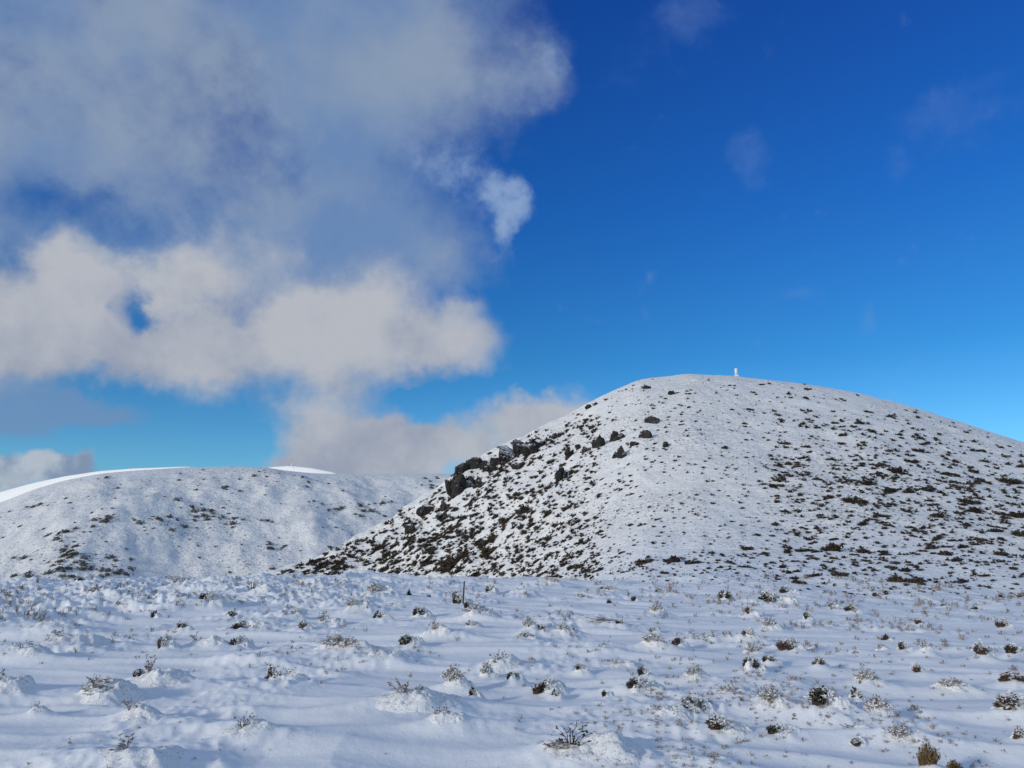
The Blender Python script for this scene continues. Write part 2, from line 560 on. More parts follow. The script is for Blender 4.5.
def icosphere(level):
    if level in _ico:
        return _ico[level]
    t = (1 + 5 ** 0.5) / 2
    V = [(-1, t, 0), (1, t, 0), (-1, -t, 0), (1, -t, 0), (0, -1, t), (0, 1, t), (0, -1, -t), (0, 1, -t), (t, 0, -1), (t, 0, 1), (-t, 0, -1), (-t, 0, 1)]
    V = [tuple(np.array(v) / np.linalg.norm(v)) for v in V]
    T = [(0, 11, 5), (0, 5, 1), (0, 1, 7), (0, 7, 10), (0, 10, 11), (1, 5, 9), (5, 11, 4), (11, 10, 2), (10, 7, 6), (7, 1, 8),
         (3, 9, 4), (3, 4, 2), (3, 2, 6), (3, 6, 8), (3, 8, 9), (4, 9, 5), (2, 4, 11), (6, 2, 10), (8, 6, 7), (9, 8, 1)]
    for _ in range(level):
        mid, T2 = {}, []

        def mp(a, b):
            k = (min(a, b), max(a, b))
            if k not in mid:
                v = (np.array(V[a]) + np.array(V[b])) / 2
                V.append(tuple(v / np.linalg.norm(v)))
                mid[k] = len(V) - 1
            return mid[k]
        for a, b, c in T:
            x, y, z = mp(a, b), mp(b, c), mp(c, a)
            T2 += [(a, x, z), (b, y, x), (c, z, y), (x, y, z)]
        T = T2
    _ico[level] = (np.array(V), T)
    return _ico[level]


# ------------------------------------------------------------------ foreground bushes: where they stand
# px, py (foot), width px, height px, sort, label
#   d dark heather, o olive, r russet, t frosted twigs, m snow mound with twig tips, g dry grass
FG = [
    (51, 584, 10, 6, 'd', None), (77, 588, 9, 5, 'd', None), (97, 601, 26, 12, 't', 'twiggy snow-crusted bush far back on the left, frosted twigs showing along its top'),
    (154, 619, 8, 10, 'd', 'narrow upright dark tuft on smooth snow behind the reddish brown bush'),
    (53, 636, 34, 16, 'm', 'large snow mound near the left edge with one small brown tuft on top'),
    (207, 612, 17, 9, 'r', 'low dark reddish bush on the snow behind the olive bush'),
    (231, 619, 11, 6, 'd', None), (241, 632, 25, 13, 'o', 'olive green bush on a snow lump, close behind a reddish brown one'),
    (236, 650, 17, 14, 'r', 'reddish brown bush on snow directly in front of the olive bush'),
    (181, 635, 10, 6, 'd', None), (163, 653, 16, 16, 'r', 'round reddish brown bush with a snow lump on its right, left of the olive bush'),
    (295, 619, 11, 8, 'd', 'small dark bush at the back, farther of two right of the olive bush'),
    (302, 633, 11, 10, 'r', 'small russet bush, nearer of two right of the olive bush'),
    (334, 657, 30, 17, 't', None), (98, 704, 46, 34, 't', 'large frosted tan bush, half buried in the wide drift at the left'),
    (136, 681, 10, 9, 'd', 'few dark sprigs on top of the wide snow drift at the left'),
    (270, 687, 13, 17, 'o', 'lone small tuft with a dark foot and a smooth snow heap on its right'),
    (140, 731, 34, 17, 'm', 'snow lump with a few upright twig tips in front of the large frosted tan bush'),
    (252, 744, 36, 17, 'm', 'isolated snow mound on smooth snow with faint twigs on its left end'),
    (143, 774, 60, 22, 'm', 'snow mound cut by the bottom edge with a row of dark twig tips'),
    (41, 720, 16, 9, 'm', 'small plain snow lump on smooth snow at the lower left'),
    (5, 700, 30, 20, 'm', None), (375, 601, 20, 12, 't', 'tan frosted bush on the snow near the plateau edge, left of the wooden stake'),
    (409, 600, 6, 7, 'd', None), (429, 598, 7, 6, 'd', None), (456, 605, 15, 15, 'o', 'olive brown bush at the foot of the thin wooden stake'),
    (467, 610, 10, 8, 'd', 'small dark bush just right of the foot of the wooden stake'),
    (478, 598, 7, 7, 't', None), (490, 595, 9, 13, 'd', 'narrow upright dark bush standing right of the wooden stake'),
    (352, 616, 18, 11, 't', None), (417, 619, 14, 11, 'd', 'dark bush on the snow below and left of the wooden stake'),
    (378, 626, 13, 8, 'd', 'low dark bush beside the tan frosted one, on the lumpy snow'),
    (475, 624, 30, 16, 't', 'frosted mound below the wooden stake with two dark gaps'), (470, 632, 11, 8, 'd', None),
    (405, 651, 17, 13, 'd', 'dark bush among lumpy snow, left of centre, with a snowy bush on its left'),
    (348, 660, 24, 16, 't', None), (365, 655, 10, 7, 't', None), (528, 634, 13, 16, 't', 'upright frosted tuft with dry twigs beside smooth drift at the centre'),
    (539, 634, 13, 9, 'd', None), (525, 645, 22, 10, 't', None), (562, 640, 16, 9, 't', None), (597, 629, 42, 10, 't', 'long low row of frosted twigs behind the centre'),
    (620, 631, 9, 6, 'd', None), (553, 590, 14, 7, 't', None), (580, 600, 12, 6, 't', None), (607, 592, 14, 6, 'd', None),
    (609, 604, 8, 8, 'd', 'small round dark bush on smooth snow, left one of a pair'), (634, 603, 8, 7, 'd', 'small round dark bush on smooth snow, right one of a pair'),
    (657, 594, 9, 7, 'o', None), (656, 618, 15, 12, 't', None), (652, 633, 9, 6, 'd', None),
    (654, 655, 26, 13, 't', 'spreading frosted bush with radiating tan twigs right of the centre'),
    (678, 648, 12, 9, 'r', 'dark reddish bush just right of the spreading frosted bush'),
    (486, 675, 15, 20, 't', 'tall frosted tuft standing before a snow lump at the centre'),
    (531, 664, 9, 6, 't', None), (452, 692, 24, 22, 't', 'frosted brown bush on the left end of a snow mound at the centre'),
    (473, 702, 12, 11, 'd', 'dark green bush low on the right of the snow mound at the centre'),
    (511, 685, 14, 10, 'd', 'dark bush at the right foot of the snow lump at the centre'),
    (543, 694, 23, 15, 'r', 'grey brown bush of upright sprigs, widest of the bushes on the centre drift'),
    (555, 698, 9, 7, 'd', None), (579, 674, 12, 9, 'o', 'small olive dark bush alone on the snow right of the centre drift'),
    (642, 682, 12, 12, 'd', 'upright dark bush directly above a wider dark one right of centre'),
    (636, 697, 26, 14, 'd', 'wide dark broken bush directly below an upright dark one right of centre'),
    (604, 698, 8, 8, 'd', None), (420, 714, 62, 32, 'm', 'largest snow mound left of centre, rounded, with faint twigs on its side'),
    (447, 735, 30, 14, 'm', None), (560, 762, 40, 12, 't', None), (592, 764, 70, 30, 'm', 'wide snow mound with sparse reddish twigs at the bottom centre'),
    (723, 602, 14, 12, 'd', 'dark bush at the foot of the hill, left of the biggest dark green one'),
    (769, 608, 26, 15, 'd', 'biggest dark green bush at the foot of the hill'),
    (785, 599, 13, 10, 'd', None), (749, 617, 9, 9, 'r', None), (769, 632, 17, 12, 't', None), (807, 625, 9, 7, 'd', 'small dark bush right of a frosted tuft beneath the biggest dark green bush'),
    (832, 609, 11, 6, 'd', None), (850, 615, 17, 6, 'd', None), (875, 596, 7, 5, 'd', None), (749, 643, 12, 10, 'd', 'dark green bush, upper one of two in line right of centre'),
    (788, 653, 18, 15, 'r', 'brown bush with a dark foot right of the upper dark green bush'),
    (749, 675, 17, 14, 'd', 'rounded dark green bush, lower one of two in line right of centre'),
    (767, 668, 13, 7, 'd', 'slim dark sprig leaning just right of the rounded dark green bush'),
    (752, 655, 16, 10, 't', None), (818, 672, 11, 8, 'r', None), (885, 640, 8, 9, 'r', None), (881, 653, 10, 9, 't', None),
    (903, 655, 11, 9, 'd', None), (918, 626, 9, 6, 'r', None), (946, 608, 8, 5, 'd', None), (1004, 634, 11, 9, 'r', None),
    (976, 614, 12, 5, 'd', None), (925, 662, 10, 12, 't', None), (981, 665, 15, 13, 'r', 'brown bush leaning right near the right edge'),
    (1011, 658, 12, 10, 'd', 'dark bush at the right edge beside the brown leaning bush'), (917, 679, 13, 10, 'r', 'dark reddish bush alone on the drift at the right'),
    (951, 694, 24, 11, 't', 'frosted tan bush below the dark reddish one at the right'), (1009, 690, 24, 8, 'r', 'low flat reddish bush at the right edge above the large brown one'),
    (1011, 723, 34, 17, 'r', 'large brown bush cut by the right edge'), (694, 685, 22, 13, 't', None),
    (690, 718, 26, 16, 'd', 'dark twiggy bush on a snow mound behind the reddish olive bush'), (770, 717, 28, 18, 't', 'tan frosted bush left of the largest dark bush at the lower right'),
    (822, 722, 30, 20, 'd', 'largest dark bush at the lower right with twigs scattered round it'),
    (856, 706, 12, 11, 'd', 'small dark green bush on open snow right of the largest dark bush'), (878, 724, 26, 18, 't', None),
    (717, 738, 27, 14, 'r', 'reddish olive bush of upright sprigs at the lower right'),
    (775, 739, 22, 9, 'd', 'flat dark bush on snow right of the reddish olive bush'), (855, 748, 12, 8, 'r', None), (899, 746, 26, 14, 't', None),
    (930, 774, 22, 20, 'g', 'brown dry grass tuft cut by the bottom edge, larger one'), (955, 776, 15, 11, 'g', 'brown dry grass tuft cut by the bottom edge, smaller one at its right'),
    (714, 764, 14, 8, 't', None), (1019, 743, 14, 10, 'r', None), (866, 688, 24, 14, 't', None),
    (20, 612, 30, 12, 'm', None), (75, 652, 40, 18, 'm', None), (130, 598, 30, 11, 'm', None), (185, 592, 28, 11, 'm', None), (260, 600, 30, 12, 'm', None),
    (205, 650, 30, 13, 'm', None), (310, 592, 26, 10, 'm', None), (330, 628, 26, 11, 'm', None), (440, 640, 26, 12, 'm', None), (385, 664, 30, 13, 'm', None),
    (505, 668, 34, 18, 'm', None), (625, 667, 30, 10, 'm', None), (30, 662, 28, 12, 'm', None), (160, 690, 40, 26, 'm', None), (287, 690, 26, 13, 'm', None),
    (668, 722, 30, 12, 'm', None), (735, 700, 26, 9, 'm', None), (860, 737, 26, 9, 'm', None),
]
fg = []
for (px, py, w, h, k, lab) in FG:
    x, y, r = hit(px, py)
    fg.append([px, py, w, h, k, lab, x, y, r])
    s = r / F
    if w >= 9:
        MOUNDS.append((x + 0.1 * w * s, y, w * s * (0.75 if k in 'tm' else 0.6), w * s * 0.6, h * s * (0.20 if k in 'tm' else 0.12)))

# ------------------------------------------------------------------ ground and near hill: one sheet of land, split at the hill's foot
az_in = np.radians(np.arange(-43, 43.01, 0.1))
az_out = np.radians(np.arange(45.5, 314.6, 2.6))
azs = np.concatenate([az_in, az_out])
rs = np.concatenate([np.geomspace(0.5, 4, 26)[:-1], np.geomspace(4, 70, 470)[:-1], np.linspace(70, 262, 260)[:-1],
                     np.linspace(262, 460, 40)[:-1], np.geomspace(460, 12000, 26)])
RR, AA = np.meshgrid(rs, azs, indexing='ij')
AA = np.where(AA > np.pi, AA - 2 * np.pi, AA)
XX, YY = RR * np.sin(AA), RR * np.cos(AA)
ZZ = height(XX.ravel(), YY.ravel()).reshape(XX.shape)
V = np.stack([XX.ravel(), YY.ravel(), ZZ.ravel()], 1)
nr, na = RR.shape
i, j = np.meshgrid(np.arange(nr - 1), np.arange(na), indexing='ij')
j2 = (j + 1) % na
Q = np.stack([i * na + j, (i + 1) * na + j, (i + 1) * na + j2, i * na + j2], -1)[..., ::-1]
mid_r, mid_a = RR[:-1, :], AA[:-1, :]
on_hill = (mid_r > look(HILL[2], mid_a) * 1.02 + 1.5 * pn(XX[:-1] / 9, YY[:-1] / 9)) & (mid_r < look(HILL[1], mid_a) + 190) & (mid_a > ray(180, 600)[0]) & (mid_a < math.radians(43))
tag(link('ground', sub_mesh('ground', V, Q[~on_hill]), M_SNOW), kind='structure')
tag(link('hill', sub_mesh('hill', V, Q[on_hill]), M_HILLSNOW), kind='structure')
NIN = len(az_in)


def gz(x, y):
    """height of the land from the finished sheet"""
    r, a = np.hypot(x, y), np.arctan2(x, y)
    k = np.clip(np.searchsorted(rs, r) - 1, 0, nr - 2)
    fr = np.clip((r - rs[k]) / (rs[k + 1] - rs[k]), 0, 1)
    c = np.clip((a - az_in[0]) / (az_in[1] - az_in[0]), 0, NIN - 1.001)
    c0 = c.astype(int) if hasattr(c, 'astype') else int(c)
    fc = c - c0
    return (ZZ[k, c0] * (1 - fc) + ZZ[k, c0 + 1] * fc) * (1 - fr) + (ZZ[k + 1, c0] * (1 - fc) + ZZ[k + 1, c0 + 1] * fc) * fr


_hr = np.linspace(40, 262, 520)
_HB = height((_hr[:, None] * np.sin(az_in)).ravel(), (_hr[:, None] * np.cos(az_in)).ravel(), False).reshape(len(_hr), NIN)


def hit_far(px, py):
    """the point of the near hill seen at a pixel"""
    az, te = ray(px, py)
    c = int(np.clip(round(float((az - az_in[0]) / (az_in[1] - az_in[0]))), 0, NIN - 1))
    f = ZC + _hr * te - _HB[:, c]
    i = np.where(f <= 0)[0]
    k = i[0] if len(i) else int(np.argmin(f / _hr))
    r = _hr[k] if k == 0 or not len(i) else _hr[k - 1] + (_hr[k] - _hr[k - 1]) * f[k - 1] / (f[k - 1] - f[k] + 1e-9)
    return float(r * np.sin(az)), float(r * np.cos(az)), float(r)


nb = na
cap = [(0, 0, float(height(np.array([0.0]), np.array([0.0]))[0]))]
capv = np.concatenate([np.array(cap), V[:na]])
C_cap = mesh('ground_underfoot', capv, [(0, 1 + (k + 1) % na, 1 + k) for k in range(na)], True)
bm_ground = bpy.data.objects['ground']
tmp = link('snow_underfoot', C_cap, M_SNOW)
tag(tmp, kind='structure')


# ------------------------------------------------------------------ the far hill and the two sunlit crests behind it
def far_ground(name, rows, width, mat, base, rough, nr=150, step=0.08, behind=260):
    tab = table(rows, width)
    a0, a1 = ray(rows[0][0], rows[0][1])[0], ray(rows[-1][0], rows[-1][1])[0]
    az = np.arange(float(a0), float(a1), math.radians(step))
    te, R, r0 = look(tab[0], az), look(tab[1], az), look(tab[2], az)
    T = np.concatenate([np.linspace(0, 1, nr), 1 + np.linspace(0, 1, 16)[1:]])
    r = np.where(T[:, None] <= 1, r0 + (R - r0) * T[:, None], R + behind * (T[:, None] - 1))
    A = np.broadcast_to(az, r.shape)
    zr = ZC + R * te
    tt = np.clip(T, 0, 1)[:, None]
    z = base + (zr - base) * (0.45 * tt + 0.55 * tt * tt * (3 - 2 * tt))
    z = np.where(T[:, None] > 1, zr + (base - zr) * sst(0, 1.1, T[:, None] - 1), z)
    x, y = r * np.sin(A), r * np.cos(A)
    env = sst(0, 0.15, tt) * (1 - 0.9 * sst(0.72, 1.0, T[:, None]))
    z = z + env * rough * (fbm((x + 0.5 * y) / 110, (y - 0.5 * x) / 300, 4, 0.5) * 12 + fbm(x / 45, y / 45 + 3, 4) * 3.2)
    best = ((z - ZC) / r)[:nr].max(0)
    z = z + (te - best) * r * tt                                        # keep the crest where it is seen
    V = np.stack([x.ravel(), y.ravel(), z.ravel()], 1)
    n0, n1 = r.shape
    i, j = np.meshgrid(np.arange(n0 - 1), np.arange(n1 - 1), indexing='ij')
    Q = np.stack([i * n1 + j, i * n1 + j + 1, (i + 1) * n1 + j + 1, (i + 1) * n1 + j], -1).reshape(-1, 4)
    o = tag(link(name, quad_mesh(name, V, Q), mat), kind='structure')
    return dict(az=az, r=r, x=x, y=y, z=z, o=o)


FARH = far_ground('far_hill', [(-420, 640, 900, 420), (-200, 560, 900, 430), (-80, 520, 900, 440), (0, 503, 900, 450), (33, 489.5, 900, 450), (66, 480, 900, 450), (100, 473.6, 900, 450),
                               (133, 470.6, 900, 450), (183, 467.4, 900, 450), (240, 466.3, 900, 450), (265, 467.3, 900, 450), (285, 470.5, 900, 450), (310, 473, 900, 450), (335, 474, 900, 450), (430, 473.5, 900, 450),
                               (560, 476, 900, 450), (700, 490, 900, 450), (900, 540, 900, 450)], 0.35, M_FARSNOW, -46, 1.0)
far_ground('far_crest', [(-420, 625, 2100, 2000), (-200, 550, 1750, 1655), (-80, 514, 1560, 1470), (0, 492, 1440, 1355), (33, 483, 1390, 1305), (66, 476, 1340, 1255), (100, 471, 1285, 1205),
                         (133, 468.5, 1235, 1155), (183, 466.6, 1155, 1080), (220, 468, 1110, 1040), (260, 475, 1070, 1005)], 0.2, M_CLEAN, -10, 0.0, 60)
far_ground('far_summit', [(230, 482, 1230, 1160), (258, 470, 1190, 1120), (272, 466.8, 1170, 1100), (290, 465.8, 1145, 1075), (312, 468, 1115, 1045), (335, 472.6, 1085, 1015), (350, 480, 1065, 1000)],
           0.16, M_CLEAN, 20, 0.0, 40, 0.03, 120)


# ------------------------------------------------------------------ plant meshes
def sprigs(seed, n, spread=(0.5, 0.5), tall=1.0, leaves=10, leaf=0.05, lean=(0, 0), thick=0.012, up=0.55, flat=0.0, root=1.0):
    """stems that fan out of one root with small leaves along them: a bush one unit wide and high"""
    rnd = random.Random(seed)
    V, Fs, SV, SF = [], [], [], []
    for k in range(n):
        a = rnd.uniform(0, 2 * math.pi)
        q = math.sqrt(rnd.random())
        ex, ey = math.cos(a) * q * spread[0], math.sin(a) * q * spread[1]
        ez = tall * (1 - 0.55 * q * q) * rnd.uniform(0.6, 1.0)
        bx, by = ex * rnd.uniform(0.15, 0.6) * root, ey * rnd.uniform(0.15, 0.6) * root
        pts = []
        for s in range(5):
            t = s / 4
            pts.append(Vector((bx + (ex - bx) * t ** 1.2 + lean[0] * t * t, by + (ey - by) * t ** 1.2 + lean[1] * t * t, -0.12 + (ez + 0.12) * (t ** (0.75 + flat)))))
            if s:
                pts[-1] += Vector((rnd.gauss(0, .02), rnd.gauss(0, .02), rnd.gauss(0, .02)))
        for s in range(4):                                             # the stem
            p, q2 = pts[s], pts[s + 1]
            d = (q2 - p).normalized()
            u = d.orthogonal().normalized()
            w = d.cross(u)
            b = len(SV)
            for pt, rad in ((p, thick * (1 - s * 0.2)), (q2, thick * (0.8 - s * 0.2) + 0.002)):
                for m_ in range(3):
                    an = m_ * 2.094
                    SV.append(tuple(pt + (u * math.cos(an) + w * math.sin(an)) * rad))
            for m_ in range(3):
                SF.append((b + m_, b + (m_ + 1) % 3, b + 3 + (m_ + 1) % 3, b + 3 + m_))
        for _ in range(leaves):                                         # leaves
            t = rnd.uniform(0.25, 1.0) * 4
            s = min(3, int(t))
            c = pts[s].lerp(pts[s + 1], t - s)
            d = (pts[s + 1] - pts[s]).normalized() * up + Vector((rnd.gauss(0, .6), rnd.gauss(0, .6), rnd.gauss(0, .45)))
            d.normalize()
            sd_ = d.cross(Vector((rnd.gauss(0, 1), rnd.gauss(0, 1), rnd.gauss(0, 1)))).normalized()
            L = leaf * rnd.uniform(0.6, 1.5)
            b = len(V)
            V += [tuple(c - sd_ * L * 0.10), tuple(c + d * L * 0.55 - sd_ * L * 0.26), tuple(c + d * L * 1.1), tuple(c + d * L * 0.5 + sd_ * L * 0.26)]
            Fs.append((b, b + 1, b + 2, b + 3))
    return (V, Fs), (SV, SF)


def core(seed, rx, ry, rz, z0=0.0, lev=3, amp=0.35, freq=2.6):
    Vv, T = icosphere(lev)
    d = 1 + amp * (np.abs(pn3(Vv * freq + seed * 3.7)) * 1.6 - 0.3) + amp * 0.5 * pn3(Vv * freq * 2.7 + seed)
    P_ = Vv * d[:, None] * np.array([rx, ry, rz])
    P_[:, 2] += z0
    return P_, T


def join_(*parts):
    V, Fs = [], []
    for (v, f) in parts:
        b = len(V)
        V += [tuple(map(float, q)) for q in v]
        Fs += [tuple(b + k for k in q) for q in f]
    return V, Fs


def crust(seed, cx0, cy0, half_x, half_y, tall, turn, home, n=64):
    """a lumpy heap of wind-packed snow laid over the ground at cx0, cy0; it runs out under the snow at its rim"""
    r_ = np.random.RandomState(seed + 60)
    g = np.linspace(-1, 1, n)
    X, Y = np.meshgrid(g, g, indexing='ij')
    s = seed * 5.31
    xw, yw = X + 0.22 * pn(X * 1.6 + s, Y * 1.6), Y + 0.22 * pn(X * 1.6, Y * 1.6 + s)
    z = np.exp(-(xw ** 2 / 0.17 + yw ** 2 / 0.13)) * 0.34
    for _ in range(7):
        cx, cy, w = r_.uniform(-.5, .5), r_.uniform(-.4, .4), r_.uniform(0.12, 0.26)
        z = z + np.exp(-((xw - cx) ** 2 + (yw - cy) ** 2) / w ** 2) * r_.uniform(0.10, 0.30)
    z = 0.5 * np.tanh(z / 0.5)
    body = np.clip(z * 2.2, 0, 1)
    wq = 0.35 * pn(X * 5 + s, Y * 5)
    lump = (0.25 - np.abs(pn(X * 3.6 + s + wq, Y * 3.6))) * 0.42 + (0.22 - np.abs(pn(X * 8.3 + wq, Y * 8.3 + s))) * 0.42 + (0.2 - np.abs(pn(X * 15 + s, Y * 15 + wq))) * 0.22
    rho = np.hypot(X, Y)
    z = z + body * lump - 0.05 - 0.2 * sst(0.6, 1.0, rho)
    wx = cx0 + (X * math.cos(turn) * half_x - Y * math.sin(turn) * half_y)
    wy = cy0 + (X * math.sin(turn) * half_x + Y * math.cos(turn) * half_y)
    wz = gz(wx.ravel(), wy.ravel()).reshape(X.shape) + z * tall
    i, j = np.meshgrid(np.arange(n - 1), np.arange(n - 1), indexing='ij')
    Q = np.stack([i * n + j, (i + 1) * n + j, (i + 1) * n + j + 1, i * n + j + 1], -1).reshape(-1, 4)
    over = (z.ravel()[Q] > -0.12).any(1)
    return sub_mesh('snow_crust', np.stack([wx.ravel() - home[0], wy.ravel() - home[1], wz.ravel() - home[2]], 1), Q[over])


KINDS_FG = {}
for k, mat, cr in (('d', M_DARK, 0.36), ('o', M_OLIVE, 0.34), ('r', M_RUSSET, 0.34)):
    lst = []
    for q in range(6):
        r_ = random.Random(ord(k) * 31 + q)
        leaves_, stems_ = [], []
        for c_ in range(r_.choice((3, 4, 5))):
            sz = r_.uniform(0.45, 0.8) if c_ else 0.85
            ox, oy = (r_.uniform(-.36, .36), r_.uniform(-.3, .3)) if c_ else (0.0, 0.0)
            hz = sz * r_.uniform(0.75, 1.15)
            (lv, lf), (sv, sf) = sprigs(ord(k) * 50 + q * 7 + c_, 26, (0.42, 0.40), 1.0, 13, 0.135, (r_.uniform(-.1, .25), 0), 0.016)
            cv, cf = core(q * 5 + c_ + ord(k), 0.24, 0.22, 0.36, 0.12, 2, 0.6)
            for src, dst in (((lv, lf), leaves_), ((cv, cf), leaves_), ((sv, sf), stems_)):
                dst.append(([(p_[0] * sz + ox, p_[1] * sz + oy, p_[2] * hz) for p_ in src[0]], src[1]))
        lst.append((mesh('foliage', *join_(*leaves_)), mesh('stems', *join_(*stems_))))
        lst[-1][0].materials.append(mat)
        lst[-1][1].materials.append(M_TWIG)
    KINDS_FG[k] = lst
lst = []
for q in range(4):
    (lv, lf), (sv, sf) = sprigs(300 + q, 46, (0.52, 0.45), 1.05, 9, 0.085, (0.08, 0), 0.013)
    (lv2, lf2), (sv2, sf2) = sprigs(340 + q, 64, (0.5, 0.45), 1.0, 14, 0.105, (0.1, 0), 0.022)
    a = mesh('twigs', *join_((lv, lf), (sv, sf)))
    a.materials.append(M_TWIG)
    b = mesh('frosted_twigs', *join_((lv2, lf2), (sv2, sf2)))
    b.materials.append(M_CRUST)
    lst.append((a, b))
KINDS_FG['t'] = lst
lst = []
for q in range(3):
    (lv, lf), (sv, sf) = sprigs(400 + q, 9, (0.42, 0.36), 1.12, 6, 0.09, (0.05, 0), 0.012, flat=-0.2, root=0.1)
    a = mesh('twigs', *join_((lv, lf), (sv, sf)))
    a.materials.append(M_DARK if q == 1 else M_TWIG)
    lst.append((a,))
KINDS_FG['m'] = lst
lst = []
for q in range(2):
    (lv, lf), (sv, sf) = sprigs(500 + q, 300, (0.5, 0.42), 1.0, 1, 0.10, (0.10, 0), 0.016, up=2.2, root=1.4)
    a = mesh('blades', *join_((lv, lf), (sv, sf)))
    a.materials.append(M_GRASS)
    lst.append((a,))
KINDS_FG['g'] = lst
NAMES = {'d': ('heather_bush', 'bush'), 'o': ('heather_bush', 'bush'), 'r': ('heather_bush', 'bush'), 't': ('frosted_bush', 'bush'),
         'm': ('snow_mound', 'snow mound'), 'g': ('grass_tuft', 'grass tuft')}


def where(px, py):
    if py < 615:
        return 'far back near the plateau edge' if px < 560 else 'at the foot of the hill'
    side = 'on the left' if px < 340 else 'about the centre' if px < 684 else 'on the right'
    return ('in the middle distance ' if py < 665 else 'in the near snow ') + side


ANCHORS = [(463, 605, 'the wooden stake'), (241, 632, 'the olive green bush'), (236, 650, 'the reddish brown bush before the olive one'), (163, 653, 'the round reddish brown bush'),
           (98, 704, 'the large frosted tan bush'), (270, 687, 'the lone tuft with a snow heap'), (207, 612, 'the low dark reddish bush'), (375, 601, 'the tan frosted bush near the edge'),
           (405, 651, 'the dark bush among lumpy snow'), (528, 634, 'the upright frosted tuft'), (621, 603, 'the pair of round dark bushes'), (654, 655, 'the spreading frosted bush'),
           (420, 714, 'the largest snow mound'), (543, 694, 'the grey brown bush'), (639, 690, 'the two stacked dark bushes'), (769, 608, 'the biggest dark green bush'),
           (749, 675, 'the rounded dark green bush'), (822, 722, 'the largest dark bush at lower right'), (717, 738, 'the reddish olive bush'), (1011, 723, 'the large brown bush at the edge'),
           (930, 774, 'the dry grass tufts'), (917, 679, 'the lone dark reddish bush'), (592, 764, 'the wide snow mound at the bottom'), (981, 665, 'the brown leaning bush'), (154, 619, 'the narrow upright dark tuft')]
used = set()
rnd = random.Random(11)
for (px, py, w, h, k, lab, x, y, r) in fg:
    s = r / F
    z = float(gz(x, y))
    nm, cat = NAMES[k]
    word = {'d': 'small dark heather bush', 'o': 'small olive heather bush', 'r': 'small russet heather bush', 't': 'pale frosted bush',
            'm': 'lumpy snow mound', 'g': 'brown grass tuft'}[k]
    shared, near_ = None, None
    if not lab:
        for (ax, ay, an) in sorted(ANCHORS, key=lambda q: (q[0] - px) ** 2 + (2.2 * (q[1] - py)) ** 2):
            dx, dy = ax - px, ay - py
            side = ('left of' if dx > 0 else 'right of') if abs(dx) > 2.2 * abs(dy) else ('behind' if dy > 0 else 'in front of')
            dist = 'just ' if math.hypot(dx, 2.2 * dy) < 45 else ''
            shared = '%s %s%s %s' % (word, dist, side, an)
            if shared not in used and len(shared.split()) <= 16:
                break
        used.add(shared)
    group = '%s %s' % ({'d': 'dark bushes', 'o': 'olive bushes', 'r': 'russet bushes', 't': 'frosted bushes', 'm': 'snow mounds', 'g': 'grass tufts'}[k], where(px, py))
    e = bpy.data.objects.new(nm, None)
    e.empty_display_size = 0.1
    C.objects.link(e)
    e.location = (x, y, z)
    e.rotation_euler = (0, 0, rnd.uniform(-0.5, 0.5))
    e.scale = (w * s, w * s * 0.9, h * s)
    tag(e, lab or shared, cat, group)
    var = rnd.choice(KINDS_FG[k])
    for me in var:
        o = link(me.name.split('.')[0], me, None, e)
        if k == 'm':
            o.location = (-0.25, -0.1, -0.15)
            if w >= 30:
                o.scale = (0.7, 0.8, 0.95)
        elif k == 't':
            o.location = (-0.05, -0.06, -0.02)
            o.scale = (0.9, 0.75, (0.72 if me.name.startswith('twigs') else 0.6) * (0.72 if w > 30 else 1))
        else:
            o.location = (-0.04, 0, -0.12)
            o.scale = (0.86, 0.85, 1.0)
    if k in 'dor' and w >= 9:
        o = link('frosted_twigs', rnd.choice(KINDS_FG['t'])[1], None, e)
        o.location = (0.16, 0.02, -0.12)
        o.scale = (0.95, 0.85, 0.9)
        o.rotation_euler = (0, 0, rnd.uniform(0, 6.28))
    if k != 'g' and (k in 'tm' or w >= 8):
        # the heap of snow that lies over or behind the bush
        ws, hs = w * s, h * s
        dx, dy, hx, hy, ht = {'m': (0, 0, 1.05, 0.95, 0.66 if w > 30 else 0.8), 't': (0.18, 0.1, 1.05, 0.95, 0.66)}.get(k, (0.42, 0.16, 1.1, 0.9, 0.85))
        me = crust(rnd.randrange(900), x + dx * ws, y + dy * ws, hx * ws, hy * ws, ht * hs, rnd.uniform(-0.5, 0.5) + (math.pi if rnd.random() < 0.5 else 0), (x, y, z))
        o = link('snow_crust', me, M_CRUST, e)
        o.matrix_local = (Matrix.Rotation(e.rotation_euler[2], 4, 'Z') @ Matrix.Diagonal((*e.scale, 1))).inverted()

_nr = np.geomspace(4, 70, 500)
_NB = gz((_nr[:, None] * np.sin(az_in)).ravel(), (_nr[:, None] * np.cos(az_in)).ravel()).reshape(len(_nr), NIN)


def hit_near(px, py):
    az, te = ray(px, py)
    c = int(np.clip(round(float((az - az_in[0]) / (az_in[1] - az_in[0]))), 0, NIN - 1))
    f = ZC + _nr * te - _NB[:, c]
    i = np.where(f <= 0)[0]
    r = float(_nr[i[0] if len(i) else -1])
    return r * math.sin(az), r * math.cos(az), r


